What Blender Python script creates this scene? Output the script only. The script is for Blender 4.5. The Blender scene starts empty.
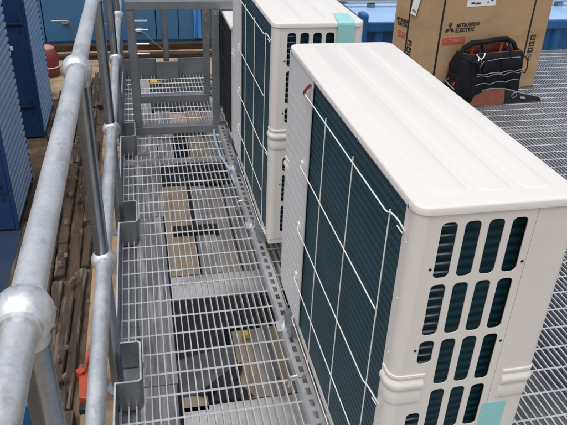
import bpy, bmesh, math, random
from mathutils import Vector, Matrix
R = random.Random(7)
sc = bpy.context.scene
col = sc.collection
PI = math.pi

# ------------------------------------------------------------------ materials
def new_mat(name):
    m = bpy.data.materials.new(name); m.use_nodes = True
    nt = m.node_tree; b = nt.nodes['Principled BSDF']
    return m, nt, b

def pmat(name, c1, c2=None, rough=.6, metal=0., scale=12., detail=5., bump=0., bscale=None, spec=.5,
         stretch=(1, 1, 1), coord='Object', rough2=None, blotch=None, blotch_scale=3., blotch_lo=.5, blotch_hi=.7):
    """noise between two colours of the same surface, optional large blotches of dirt, optional bump"""
    m, nt, b = new_mat(name); N = nt.nodes; L = nt.links
    tc = N.new('ShaderNodeTexCoord'); mp = N.new('ShaderNodeMapping'); mp.inputs['Scale'].default_value = stretch
    L.new(tc.outputs[coord], mp.inputs['Vector'])
    nz = N.new('ShaderNodeTexNoise'); nz.inputs['Scale'].default_value = scale; nz.inputs['Detail'].default_value = detail
    nz.inputs['Roughness'].default_value = .65
    L.new(mp.outputs['Vector'], nz.inputs['Vector'])
    cr = N.new('ShaderNodeValToRGB'); cr.color_ramp.elements[0].position = .3; cr.color_ramp.elements[1].position = .72
    cr.color_ramp.elements[0].color = (*c1, 1); cr.color_ramp.elements[1].color = (*(c2 or c1), 1)
    L.new(nz.outputs['Fac'], cr.inputs['Fac'])
    out = cr.outputs['Color']
    if blotch:
        n2 = N.new('ShaderNodeTexNoise'); n2.inputs['Scale'].default_value = blotch_scale; n2.inputs['Detail'].default_value = 8
        L.new(mp.outputs['Vector'], n2.inputs['Vector'])
        r2 = N.new('ShaderNodeValToRGB'); r2.color_ramp.elements[0].position = blotch_lo; r2.color_ramp.elements[1].position = blotch_hi
        L.new(n2.outputs['Fac'], r2.inputs['Fac'])
        mx = N.new('ShaderNodeMixRGB'); mx.inputs['Color2'].default_value = (*blotch, 1)
        L.new(r2.outputs['Color'], mx.inputs['Fac']); L.new(out, mx.inputs['Color1']); out = mx.outputs['Color']
    L.new(out, b.inputs['Base Color'])
    b.inputs['Metallic'].default_value = metal
    b.inputs['Specular IOR Level'].default_value = spec
    if rough2 is None: b.inputs['Roughness'].default_value = rough
    else:
        mr = N.new('ShaderNodeMapRange'); mr.inputs['To Min'].default_value = rough; mr.inputs['To Max'].default_value = rough2
        L.new(nz.outputs['Fac'], mr.inputs['Value']); L.new(mr.outputs['Result'], b.inputs['Roughness'])
    if bump:
        nb = N.new('ShaderNodeTexNoise'); nb.inputs['Scale'].default_value = bscale or scale * 3; nb.inputs['Detail'].default_value = 6
        L.new(mp.outputs['Vector'], nb.inputs['Vector'])
        bp = N.new('ShaderNodeBump'); bp.inputs['Strength'].default_value = bump; bp.inputs['Distance'].default_value = .01
        L.new(nb.outputs['Fac'], bp.inputs['Height']); L.new(bp.outputs['Normal'], b.inputs['Normal'])
    return m

def galv_mat(name, lo, hi, rough=.38, metal=.9, cell=55., dirt=0., stretch=(1, 1, 1)):
    """hot dip galvanised steel: spangle cells plus soft white bloom"""
    m, nt, b = new_mat(name); N = nt.nodes; L = nt.links
    tc = N.new('ShaderNodeTexCoord')
    vo = N.new('ShaderNodeTexVoronoi'); vo.inputs['Scale'].default_value = cell
    L.new(tc.outputs['Object'], vo.inputs['Vector'])
    sp = N.new('ShaderNodeSeparateColor'); L.new(vo.outputs['Color'], sp.inputs['Color'])
    nz = N.new('ShaderNodeTexNoise'); nz.inputs['Scale'].default_value = 9; nz.inputs['Detail'].default_value = 8
    L.new(tc.outputs['Object'], nz.inputs['Vector'])
    n2 = N.new('ShaderNodeTexNoise'); n2.inputs['Scale'].default_value = 70; n2.inputs['Detail'].default_value = 4
    L.new(tc.outputs['Object'], n2.inputs['Vector'])
    ad = N.new('ShaderNodeMath'); ad.operation = 'MULTIPLY_ADD'; ad.inputs[1].default_value = .17
    L.new(sp.outputs['Red'], ad.inputs[0])
    a2 = N.new('ShaderNodeMath'); a2.operation = 'MULTIPLY_ADD'; a2.inputs[1].default_value = .35
    L.new(n2.outputs['Fac'], a2.inputs[0]); L.new(nz.outputs['Fac'], a2.inputs[2])
    a3 = N.new('ShaderNodeMath'); a3.operation = 'MULTIPLY'; a3.inputs[1].default_value = .70
    L.new(a2.outputs[0], a3.inputs[0]); L.new(a3.outputs[0], ad.inputs[2])
    cr = N.new('ShaderNodeValToRGB'); cr.color_ramp.elements[0].position = .28; cr.color_ramp.elements[1].position = .8
    cr.color_ramp.elements[0].color = (*lo, 1); cr.color_ramp.elements[1].color = (*hi, 1)
    L.new(ad.outputs[0], cr.inputs['Fac']); out = cr.outputs['Color']
    if dirt:
        mp = N.new('ShaderNodeMapping'); mp.inputs['Scale'].default_value = stretch; L.new(tc.outputs['Object'], mp.inputs['Vector'])
        n3 = N.new('ShaderNodeTexNoise'); n3.inputs['Scale'].default_value = 26; n3.inputs['Detail'].default_value = 9; n3.inputs['Roughness'].default_value = .72
        L.new(mp.outputs['Vector'], n3.inputs['Vector'])
        r3 = N.new('ShaderNodeValToRGB'); r3.color_ramp.elements[0].position = .53; r3.color_ramp.elements[1].position = .74
        r3.color_ramp.elements[1].color = (dirt, dirt, dirt, 1)
        L.new(n3.outputs['Fac'], r3.inputs['Fac'])
        mx = N.new('ShaderNodeMixRGB'); mx.inputs['Color2'].default_value = (.24, .23, .215, 1)
        L.new(r3.outputs['Color'], mx.inputs['Fac']); L.new(out, mx.inputs['Color1']); out = mx.outputs['Color']
    L.new(out, b.inputs['Base Color'])
    mr = N.new('ShaderNodeMapRange'); mr.inputs['To Min'].default_value = rough - .08; mr.inputs['To Max'].default_value = rough + .14
    L.new(nz.outputs['Fac'], mr.inputs['Value']); L.new(mr.outputs['Result'], b.inputs['Roughness'])
    b.inputs['Metallic'].default_value = metal
    bp = N.new('ShaderNodeBump'); bp.inputs['Strength'].default_value = .12; bp.inputs['Distance'].default_value = .004
    L.new(n2.outputs['Fac'], bp.inputs['Height']); L.new(bp.outputs['Normal'], b.inputs['Normal'])
    return m

def fin_mat(name, dark, light, rough=.35, pitch=.021):
    """finned coil: tube rows along the length, hair-fine fins across them"""
    m, nt, b = new_mat(name); N = nt.nodes; L = nt.links
    tc = N.new('ShaderNodeTexCoord')
    def wave(direction, scale):
        w = N.new('ShaderNodeTexWave'); w.wave_type = 'BANDS'; w.bands_direction = direction
        w.inputs['Scale'].default_value = scale; w.inputs['Distortion'].default_value = .25; w.inputs['Detail'].default_value = 1
        L.new(tc.outputs['Object'], w.inputs['Vector']); return w
    w1 = wave('Z', .314 / pitch); w2 = wave('Y', 70.)
    nz = N.new('ShaderNodeTexNoise'); nz.inputs['Scale'].default_value = 7; L.new(tc.outputs['Object'], nz.inputs['Vector'])
    mu = N.new('ShaderNodeMath'); mu.operation = 'MULTIPLY_ADD'; mu.inputs[1].default_value = .7
    L.new(w1.outputs['Fac'], mu.inputs[0])
    m2 = N.new('ShaderNodeMath'); m2.operation = 'MULTIPLY'; m2.inputs[1].default_value = .45
    L.new(nz.outputs['Fac'], m2.inputs[0]); L.new(m2.outputs[0], mu.inputs[2])
    cr = N.new('ShaderNodeValToRGB'); cr.color_ramp.elements[0].color = (*dark, 1); cr.color_ramp.elements[1].color = (*light, 1)
    cr.color_ramp.elements[0].position = .1; cr.color_ramp.elements[1].position = .95
    L.new(mu.outputs[0], cr.inputs['Fac']); L.new(cr.outputs['Color'], b.inputs['Base Color'])
    bp = N.new('ShaderNodeBump'); bp.inputs['Strength'].default_value = .5; bp.inputs['Distance'].default_value = .004
    L.new(w1.outputs['Fac'], bp.inputs['Height'])
    b2 = N.new('ShaderNodeBump'); b2.inputs['Strength'].default_value = .25; b2.inputs['Distance'].default_value = .002
    L.new(w2.outputs['Fac'], b2.inputs['Height']); L.new(bp.outputs['Normal'], b2.inputs['Normal'])
    L.new(b2.outputs['Normal'], b.inputs['Normal'])
    b.inputs['Roughness'].default_value = rough; b.inputs['Specular IOR Level'].default_value = .22
    return m

def wood_mat(name, c1, c2, c3, axis_scale=(14, 1.2, 14)):
    return pmat(name, c1, c2, rough=.85, scale=5, detail=9, bump=.5, bscale=9, stretch=axis_scale, blotch=c3, blotch_scale=2.2, blotch_lo=.5, blotch_hi=.68, spec=.2)

M = {}
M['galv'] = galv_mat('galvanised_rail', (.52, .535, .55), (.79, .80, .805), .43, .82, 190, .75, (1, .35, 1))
M['galv_post'] = galv_mat('galvanised_post', (.27, .315, .37), (.43, .48, .54), .27, .97, 150, .5, (1, 1, .3))  # bluish base colour carries the blue cabinets' reflection on the posts
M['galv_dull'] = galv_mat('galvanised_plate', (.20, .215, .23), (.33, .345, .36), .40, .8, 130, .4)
M['grating'] = galv_mat('galvanised_grating', (.58, .59, .60), (.82, .825, .83), .40, .80, 150, .55)
M['strut'] = galv_mat('galvanised_strut', (.58, .60, .61), (.78, .79, .80), .36, .8, 150)
M['zinc'] = pmat('zinc_bolt', (.62, .63, .64), (.78, .78, .78), rough=.25, metal=.9, scale=60)
M['cream'] = pmat('cream_paint', (.655, .625, .58), (.69, .66, .615), rough=.38, scale=4, bump=.03, bscale=220, detail=9, blotch=(.575, .55, .51), blotch_scale=2.5, blotch_lo=.55, blotch_hi=.85)
M['lid'] = pmat('lid_paint', (.63, .612, .58), (.66, .642, .61), rough=.42, scale=3, detail=9, bump=.03, bscale=200, blotch=(.58, .555, .515), blotch_scale=4, blotch_lo=.58, blotch_hi=.9)
M['panel'] = pmat('panel_grey', (.60, .595, .60), (.66, .655, .655), rough=.4, scale=5)
M['wire'] = pmat('coated_wire', (.74, .73, .69), (.80, .79, .75), rough=.4, scale=30)
M['coil'] = fin_mat('fin_coil_teal', (.003, .018, .027), (.013, .064, .086), .4)
M['coil_black'] = fin_mat('fin_coil_black', (.006, .008, .011), (.022, .027, .033), .45)
M['tube'] = pmat('coil_tube', (.16, .20, .22), (.24, .29, .31), rough=.4, metal=.5, scale=40)
M['black'] = pmat('black_void', (.006, .007, .009), (.012, .013, .015), rough=.8, scale=8)
M['teal_tape'] = pmat('teal_tape', (.25, .55, .55), (.31, .60, .59), rough=.35, scale=14)
M['red'] = pmat('red_plastic', (.22, .03, .03), (.34, .055, .05), rough=.5, scale=12, blotch=(.20, .03, .03), blotch_scale=6)
M['pink'] = pmat('pinkish_red', (.42, .20, .17), (.50, .28, .23), rough=.6, scale=14)  # paler and pinker than the drum body
M['orange'] = pmat('orange_paint', (.34, .05, .025), (.46, .075, .035), rough=.5, scale=18, blotch=(.22, .045, .03), blotch_scale=14)
M['card'] = pmat('cardboard', (.41, .265, .145), (.47, .31, .175), rough=.85, scale=3, detail=7, bump=.12, bscale=14, stretch=(1, 1, 3), spec=.2, blotch=(.345, .225, .13), blotch_scale=2.2, blotch_lo=.5, blotch_hi=.75)
M['ink'] = pmat('black_ink', (.015, .013, .012), (.035, .028, .022), rough=.6, scale=30)
M['redink'] = pmat('red_ink', (.45, .055, .04), (.52, .09, .06), rough=.7, scale=40)
M['paper'] = pmat('white_paper', (.74, .74, .74), (.80, .80, .80), rough=.7, scale=20)
M['strap'] = pmat('black_strap', (.010, .010, .012), (.022, .022, .024), rough=.35, scale=30)
M['fabric'] = pmat('black_nylon', (.004, .0045, .006), (.013, .014, .018), rough=.85, scale=60, bump=.25, bscale=240, spec=.25)
M['lining'] = pmat('orange_lining', (.115, .032, .018), (.19, .052, .028), rough=.8, scale=30, bump=.2, bscale=120)
M['piping'] = pmat('grey_piping', (.20, .20, .21), (.28, .28, .29), rough=.6, scale=40)
M['blue_light'] = pmat('blue_paint_corrugated', (.19, .325, .50), (.245, .385, .56), rough=.5, scale=5, blotch=(.29, .38, .47), blotch_scale=3, blotch_lo=.5, blotch_hi=.8)
M['blue_dark'] = pmat('blue_paint_dark', (.008, .036, .115), (.013, .05, .15), rough=.4, scale=4, blotch=(.02, .06, .13), blotch_scale=2.5)
M['blue_skid'] = pmat('blue_paint_deck_dark', (.006, .022, .06), (.010, .032, .08), rough=.6, scale=6, blotch=(.02, .03, .045), blotch_scale=3)  # darkened copy of the cabinet blue; offsets the light on the flat deck
M['blue_wall'] = pmat('blue_paint_wall', (.040, .145, .285), (.062, .18, .33), rough=.5, scale=2.5, blotch=(.09, .17, .26), blotch_scale=1.4, blotch_lo=.5, blotch_hi=.85)
M['blue_deep'] = pmat('blue_paint_deep', (.012, .09, .25), (.02, .115, .30), rough=.4, scale=4, blotch=(.025, .11, .27), blotch_scale=3)
M['blue_pale'] = pmat('blue_paint_sky_reflection', (.24, .42, .68), (.32, .50, .74), rough=.3, scale=3, blotch=(.22, .38, .60), blotch_scale=2)  # pale blue carries the sky's reflection on the housing roof
M['tarp'] = pmat('blue_tarpaulin', (.06, .25, .60), (.10, .32, .68), rough=.5, scale=6)
M['cable'] = pmat('pale_blue_sleeve', (.24, .34, .44), (.34, .43, .52), rough=.5, scale=20)
M['dirt'] = pmat('dark_soil', (.055, .040, .028), (.135, .098, .068), rough=.95, scale=11, detail=10, bump=.6, bscale=50, blotch=(.21, .165, .12), blotch_scale=3.5, blotch_lo=.55, blotch_hi=.72, spec=.15)
M['sand'] = pmat('sandy_ground', (.30, .215, .135), (.42, .32, .215), rough=.95, scale=9, detail=10, bump=.4, bscale=40, blotch=(.13, .095, .065), blotch_scale=3.2, blotch_lo=.46, blotch_hi=.64, spec=.15)
M['void_shade'] = pmat('void_shade_dark', (.012, .017, .028), (.026, .034, .050), rough=.75, scale=6, bump=.2, bscale=60)
M['oldwood'] = wood_mat('old_timber', (.030, .024, .019), (.085, .066, .050), (.19, .165, .135))
M['oldwood2'] = wood_mat('rotten_timber', (.05, .036, .026), (.105, .075, .052), (.025, .022, .02))
M['darkwood'] = wood_mat('stained_timber', (.035, .024, .016), (.075, .05, .032), (.02, .016, .013), (1.2, 14, 14))
M['tanwood'] = wood_mat('tan_board', (.32, .255, .18), (.43, .35, .255), (.24, .20, .155))
M['greywood'] = wood_mat('weathered_grey_board', (.15, .15, .16), (.33, .325, .33), (.52, .51, .51))
M['pinkwood'] = wood_mat('bleached_board', (.29, .265, .245), (.42, .39, .36), (.17, .16, .155))
M['whiteboard'] = pmat('whitened_sheet', (.48, .48, .48), (.70, .70, .69), rough=.8, scale=14, detail=10, blotch=(.28, .28, .29), blotch_scale=5, blotch_lo=.5, blotch_hi=.7)
M['greysheet'] = pmat('grey_metal_sheet', (.075, .076, .082), (.135, .135, .14), rough=.5, metal=.3, scale=16, detail=8, blotch=(.20, .20, .20), blotch_scale=5)
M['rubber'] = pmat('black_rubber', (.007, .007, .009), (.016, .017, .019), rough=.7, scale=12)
M['brick'] = pmat('broken_brick', (.11, .075, .055), (.22, .16, .12), rough=.95, scale=20, bump=.5, bscale=40, blotch=(.38, .34, .29), blotch_scale=9)
M['yellow'] = pmat('yellow_plastic', (.62, .40, .04), (.70, .48, .07), rough=.5, scale=20)
M['chrome'] = pmat('bright_pipe', (.55, .56, .56), (.72, .72, .72), rough=.28, metal=.85, scale=8)
M['clip'] = pmat('bright_clip', (.7, .7, .68), (.8, .8, .78), rough=.35, scale=20)

# ------------------------------------------------------------------ mesh helpers
class MB:
    def __init__(s): s.v = []; s.f = []; s.mi = []
    def add(s, vs, fs, mi=0):
        o = len(s.v); s.v += [tuple(v) for v in vs]; s.f += [tuple(i + o for i in f) for f in fs]; s.mi += [mi] * len(fs); return s
    def box(s, x0, x1, y0, y1, z0, z1, mi=0):
        return s.add([(x0, y0, z0), (x1, y0, z0), (x1, y1, z0), (x0, y1, z0), (x0, y0, z1), (x1, y0, z1), (x1, y1, z1), (x0, y1, z1)],
                     [(0, 3, 2, 1), (4, 5, 6, 7), (0, 1, 5, 4), (1, 2, 6, 5), (2, 3, 7, 6), (3, 0, 4, 7)], mi)
    def prism(s, pts, vec, mi=0):
        n = len(pts); v = [Vector(p) for p in pts]; w = [p + Vector(vec) for p in v]
        return s.add(v + w, [tuple(range(n))[::-1], tuple(range(n, 2 * n))] + [(i, (i + 1) % n, n + (i + 1) % n, n + i) for i in range(n)], mi)
    def loft(s, rings, cap0=True, cap1=True, mi=0):
        n = len(rings[0]); v = [p for r in rings for p in r]; f = []
        for k in range(len(rings) - 1):
            for i in range(n):
                a = k * n + i; b = k * n + (i + 1) % n; f.append((a, b, b + n, a + n))
        if cap0: f.append(tuple(range(n))[::-1])
        if cap1: f.append(tuple(range((len(rings) - 1) * n, len(rings) * n)))
        return s.add(v, f, mi)
    def tube(s, pts, r, n=10, mi=0, cap=True):
        P = [Vector(p) for p in pts]; rings = []; rr = r if isinstance(r, (list, tuple)) else [r] * len(P)
        t0 = (P[1] - P[0]).normalized()
        ref = Vector((0, 0, 1)) if abs(t0.z) < .9 else Vector((1, 0, 0))
        a = t0.cross(ref).normalized()
        for i, p in enumerate(P):
            t = ((P[min(i + 1, len(P) - 1)] - P[i]).normalized() + (P[i] - P[max(i - 1, 0)]).normalized())
            t = t.normalized() if t.length > 1e-6 else t0
            a = (a - t * a.dot(t)).normalized(); b = t.cross(a)
            rings.append([p + (a * math.cos(2 * PI * k / n) + b * math.sin(2 * PI * k / n)) * rr[i] for k in range(n)])
        return s.loft(rings, cap, cap, mi)
    def sphere(s, c, r, nu=28, nv=18, mi=0):
        c = Vector(c); vs = [c + Vector((0, 0, r))]
        for j in range(1, nv):
            th = PI * j / nv
            vs += [c + Vector((math.sin(th) * math.cos(2 * PI * i / nu), math.sin(th) * math.sin(2 * PI * i / nu), math.cos(th))) * r for i in range(nu)]
        vs.append(c - Vector((0, 0, r))); f = [(0, 1 + i, 1 + (i + 1) % nu) for i in range(nu)]
        for j in range(nv - 2):
            for i in range(nu):
                a = 1 + j * nu + i; b = 1 + j * nu + (i + 1) % nu; f.append((a, a + nu, b + nu, b))
        l = len(vs) - 1; o = 1 + (nv - 2) * nu
        f += [(o + i, l, o + (i + 1) % nu) for i in range(nu)]
        return s.add(vs, f, mi)
    def build(s, name, mats, parent=None, smooth=None, bevel=0., loc=None):
        me = bpy.data.meshes.new(name); me.from_pydata(s.v, [], s.f); me.update()
        bm = bmesh.new(); bm.from_mesh(me)
        bmesh.ops.recalc_face_normals(bm, faces=bm.faces)
        if bevel: bmesh.ops.bevel(bm, geom=[e for e in bm.edges if len(e.link_faces) == 2 and e.calc_face_angle(0) > .6], offset=bevel, segments=2, affect='EDGES', profile=.6)
        bm.to_mesh(me); bm.free()
        o = bpy.data.objects.new(name, me); col.objects.link(o)
        mats = mats if isinstance(mats, (list, tuple)) else [mats]
        for m in mats: me.materials.append(M[m] if isinstance(m, str) else m)
        if not bevel and len(mats) > 1:
            for p, mi in zip(me.polygons, s.mi): p.material_index = mi
        if smooth is not None:
            me.shade_smooth() if hasattr(me, 'shade_smooth') else None
            if smooth < 3: me.set_sharp_from_angle(angle=smooth)
        if parent: o.parent = parent
        if loc: o.location = loc
        return o

def tag(o, label=None, cat=None, group=None, kind=None):
    if label: o['label'] = label
    if cat: o['category'] = cat
    if group: o['group'] = group
    if kind: o['kind'] = kind
    return o
def thing(name, label, cat, loc=(0, 0, 0), rz=0, group=None):
    o = bpy.data.objects.new(name, None); col.objects.link(o); o.empty_display_size = .1
    o.location = loc; o.rotation_euler = (0, 0, rz)
    return tag(o, label, cat, group)
def copy_tree(o, parent=None):
    c = o.copy(); col.objects.link(c)
    if parent: c.parent = parent
    for ch in [x for x in col.objects if x.parent == o]: copy_tree(ch, c)
    return c
def ribbon(mb, pts, t, z0, z1, mi=0):
    """upright plate of thickness t along an open plan polyline, mitred at the corners"""
    P = [Vector((p[0], p[1])) for p in pts]; L_, R_ = [], []
    for i, p in enumerate(P):
        d0 = (P[i] - P[i - 1]).normalized() if i else (P[1] - P[0]).normalized()
        d1 = (P[i + 1] - P[i]).normalized() if i < len(P) - 1 else d0
        n0 = Vector((-d0.y, d0.x)); n1 = Vector((-d1.y, d1.x)); m = (n0 + n1).normalized(); k = t / 2 / max(.3, m.dot(n0))
        L_.append(p + m * k); R_.append(p - m * k)
    rings = [[(l.x, l.y, z0), (r.x, r.y, z0), (r.x, r.y, z1), (l.x, l.y, z1)] for l, r in zip(L_, R_)]
    return mb.loft(rings, mi=mi)
def rrect(x0, x1, z0, z1, r, n=6):
    pts = []
    for cx, cz, a0 in ((x1 - r, z1 - r, 0), (x0 + r, z1 - r, 90), (x0 + r, z0 + r, 180), (x1 - r, z0 + r, 270)):
        for k in range(n + 1):
            a = math.radians(a0 + 90 * k / n); pts.append((cx + r * math.cos(a), cz + r * math.sin(a)))
    return pts
def holed_panel(name, outer, holes, y, t, m, parent):
    """flat sheet in the xz plane at depth y, thickness t, with rounded holes cut through it"""
    bm = bmesh.new()
    for loop in [outer] + holes:
        vs = [bm.verts.new((x, y, z)) for x, z in loop]
        for i in range(len(vs)): bm.edges.new((vs[i], vs[(i + 1) % len(vs)]))
    bmesh.ops.triangle_fill(bm, use_beauty=True, use_dissolve=False, edges=bm.edges[:])
    r = bmesh.ops.extrude_face_region(bm, geom=bm.faces[:])
    bmesh.ops.translate(bm, vec=(0, t, 0), verts=[v for v in r['geom'] if isinstance(v, bmesh.types.BMVert)])
    bmesh.ops.recalc_face_normals(bm, faces=bm.faces)
    me = bpy.data.meshes.new(name); bm.to_mesh(me); bm.free(); me.materials.append(M[m])
    o = bpy.data.objects.new(name, me); col.objects.link(o); o.parent = parent; return o
def text_obj(name, body, size, m, parent, mat4, depth=.0006, bold=0., spacing=1., shear=0.):
    cu = bpy.data.curves.new(name, 'FONT'); cu.body = body; cu.size = size; cu.extrude = depth; cu.offset = bold
    cu.align_x = 'CENTER'; cu.align_y = 'CENTER'; cu.space_character = spacing; cu.shear = shear; cu.resolution_u = 4
    tmp = bpy.data.objects.new('tmp', cu); col.objects.link(tmp); bpy.context.view_layer.update()
    me = bpy.data.meshes.new_from_object(tmp.evaluated_get(bpy.context.evaluated_depsgraph_get()))
    bpy.data.objects.remove(tmp); me.name = name
    me.materials.clear(); me.materials.append(M[m])
    o = bpy.data.objects.new(name, me); col.objects.link(o); o.parent = parent; o.matrix_local = mat4; return o
def face_mat(x, y, z, ang=0., front=True):
    """text plane standing upright: facing local -y (front) or local -x"""
    b = Matrix.Rotation(PI / 2, 4, 'X') @ Matrix.Rotation(ang, 4, 'Z')
    if not front: b = Matrix.Rotation(-PI / 2, 4, 'Z') @ b
    return Matrix.Translation((x, y, z)) @ b

# ------------------------------------------------------------------ the ground
GZ = -.8
tag(MB().box(-60, 60, -40, 80, GZ - .3, GZ).build('ground', 'sand'), kind='structure')
tag(MB().box(-9, -.865, -6, 5.7, GZ + .0005, GZ + .004).build('soil', 'dirt'), kind='structure')
tag(MB().box(-.58, 4.36, -1.4, 4.38, GZ + .004, GZ + .03).build('void_floor', 'void_shade'), kind='structure')  # dark sheet below the platform; the void's shade is put into its colour

# ------------------------------------------------------------------ grating panels
def grating(label, x0, x1, y0, y1, notches=(), slim=False, group='galvanised grating panels of the platform'):
    """bearing bars along y (25 mm pitch), cross rods along x (100 mm pitch), banding bars at both ends; notches = (xlimit, ya, yb)"""
    t = thing('steel_grating', label, 'grating panel', ((x0 + x1) / 2, (y0 + y1) / 2, 0), 0, group)
    ox, oy = (x0 + x1) / 2, (y0 + y1) / 2
    b = MB(); n = int(round((x1 - x0) / .0245)); H = .025 if slim else .0085; w = .0019 if slim else .0028
    for i in range(n + 1):
        x = x0 + .004 + (x1 - x0 - .008) * i / n
        segs = [(y0 + .006, y1 - .006)]
        for (xl, ya, yb) in notches:
            if x < xl:
                s2 = []
                for a, c in segs:
                    if c <= ya or a >= yb: s2.append((a, c))
                    else:
                        if a < ya: s2.append((a, ya))
                        if c > yb: s2.append((yb, c))
                segs = s2
        for a, c in segs:
            b.box(x - w - ox, x + w - ox, a - oy, c - oy, -H, 0)
    b.build('bearing_bars', 'grating', t)
    c = MB(); y = y0 + .05
    off = (y0 + .05)
    k0 = math.ceil((y0 + .03 - .034) / .1)
    y = k0 * .1 + .034
    while y < y1 - .02:
        xa = x0
        for (xl, ya, yb) in notches:
            if ya - .004 < y < yb + .004: xa = max(xa, xl)
        pts = [(xa - ox, y - oy, -.0015), (x1 - ox, y - oy, -.0015)]
        c.tube(pts, .0036, 6); y += .1
    c.build('cross_rods', 'grating', t, smooth=.9)
    for ya in (y0, y1 - .005): MB().box(x0 - ox, x1 - ox, ya - oy, ya + .005 - oy, -H, .001).build('banding_bar', 'grating', t)
    return t
JOGS = [(.61, .795), (1.585, 1.775), (2.54, 2.745)]
NX = -.527
nts = [(NX, a - .004, c + .004) for a, c in JOGS]
grating('galvanised grating panel of the walkway beside the handrail, nearest and largest', -.606, .44, -1.1, 2.418, nts, True)
grating('short galvanised grating panel of the walkway under the two portal frames', -.606, .44, 2.424, 3.93, nts + [], True)
grating('dark grating panel right of the front cream unit', .446, 2.262, -1.1, 2.575)
grating('dark grating panel under the cardboard box and the tool bag', .446, 2.262, 2.581, 4.34)
grating('grating panel at the right edge of the picture, near the camera', 2.268, 4.3, -1.1, 2.575)
grating('grating panel right of the cardboard box, before the blue wall', 2.268, 4.3, 2.581, 4.34)

# edge beam and legs that carry the platform
t = thing('edge_beam', 'grey steel beam under the left edge of the walkway', 'steel beam', (-.58, 1.4, GZ))
MB().add(*[[(-.03, -2.5, .66), (.03, -2.5, .66), (.03, 2.5, .66), (-.03, 2.5, .66), (-.03, -2.5, .768), (.03, -2.5, .768), (.03, 2.5, .768), (-.03, 2.5, .768)],
     [(0, 3, 2, 1), (4, 5, 6, 7), (0, 1, 5, 4), (1, 2, 6, 5), (2, 3, 7, 6), (3, 0, 4, 7)]]).build('beam', 'galv_dull', t)
for y in (-2.2, -.2, 2.3): MB().box(-.028, .028, y - .03, y + .03, .004, .66).build('leg', 'galv_dull', t)

# ------------------------------------------------------------------ toe plates
t = thing('toe_plate', 'grey toe plate along the left walkway edge, stepping in round each post', 'toe plate', (-.612, 1.4, 0))
pts = [(0, -2.4)]
for a, c in JOGS: pts += [(0, a - 1.4), (.070, a - 1.4), (.078, a + .008 - 1.4), (.078, c - .008 - 1.4), (.070, c - 1.4), (0, c - 1.4)]
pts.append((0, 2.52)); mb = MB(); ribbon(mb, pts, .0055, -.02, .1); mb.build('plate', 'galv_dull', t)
mb = MB(); ribbon(mb, pts, .0062, .1003, .1022); mb.build('top_edge', 'grating', t)
for a, c in JOGS:
    MB().box(.004, .072, a - 1.4 + .006, c - 1.4 - .006, -.022, -.012).build('base_plate', 'galv_dull', t)
    MB().box(.083, .15, a - 1.4 - .055, a - 1.4 - .005, .0025, .0065).build('fixing_plate', 'galv_dull', t) if a > 2 else None
    MB().tube([(.05, a + .03 - 1.4, -.012), (.05, a + .03 - 1.4, .004)], .009, 6).build('bolt', 'zinc', t)
    if a > 2: MB().tube([(.118, a - 1.4 - .03, .0065), (.118, a - 1.4 - .03, .02)], .009, 6).build('bolt', 'zinc', t)
t = thing('toe_plate', 'grey toe plate closing the far end of the walkway, with one notch', 'toe plate', (-.29, 3.92, 0))
mb = MB(); ribbon(mb, [(-.33, 0), (-.082, 0), (-.075, -.008), (-.075, -.085), (.078, -.085), (.078, -.008), (.085, 0), (.29, 0)], .006, -.02, .13); mb.build('plate', 'galv_dull', t)
mb = MB(); ribbon(mb, [(-.33, 0), (-.082, 0), (-.075, -.008), (-.075, -.085), (.078, -.085), (.078, -.008), (.085, 0), (.29, 0)], .0066, .1303, .132); mb.build('top_edge', 'grating', t)

# ------------------------------------------------------------------ handrail
RX, ZT, ZM = -.611, 1.066, .5
t = thing('handrail', 'galvanised tube handrail with ball joints along the left of the walkway', 'handrail', (RX, 0, 0))
MB().tube([(-.004, -1.6, ZT), (-.004, 4.2, ZT)], .0213, 28).build('top_rail', 'galv', t, smooth=.9)
MB().tube([(.004, -1.6, ZM), (.004, 4.2, ZM)], .0213, 28).build('mid_rail', 'galv', t, smooth=.9)
for y in (-.253, .70, 1.685, 2.69, 3.72):
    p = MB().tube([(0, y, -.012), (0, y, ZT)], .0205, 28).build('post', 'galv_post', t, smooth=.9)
    for z in (ZT, ZM):
        x = -.004 if z == ZT else .004
        j = MB().sphere((x, y, z), .037, 36, 24); k = .0255
        for s in (-1, 1):   # sockets where the rail enters the ball
            j.tube([(x, y + s * .024, z), (x, y + s * .0335, z), (x, y + s * .0335, z)], [k + .001, k, .0214], 28, cap=False)
        j.tube([(x, y, z - .024), (x, y, z - .041)], .0262, 28)
        j.build('ball_joint', 'galv', p, smooth=1.0)
    MB().tube([(0, y, -.011), (0, y, -.004)], .036, 20).build('base_flange', 'galv_dull', p, smooth=.9)

t = thing('guard_post', 'grey round post standing in the notch of the far toe plate', 'guard post', (-.29, 3.885, 0))
p = MB().tube([(0, 0, -.02), (0, 0, .66)], .0213, 20).build('post', 'galv_dull', t, smooth=.9)
MB().sphere((0, 0, .64), .034).build('ball_joint', 'galv_dull', p, smooth=1.)
MB().tube([(-.3, 0, .64), (.66, 0, .64)], .0213, 16).build('mid_rail', 'galv_dull', t, smooth=.9)

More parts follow.
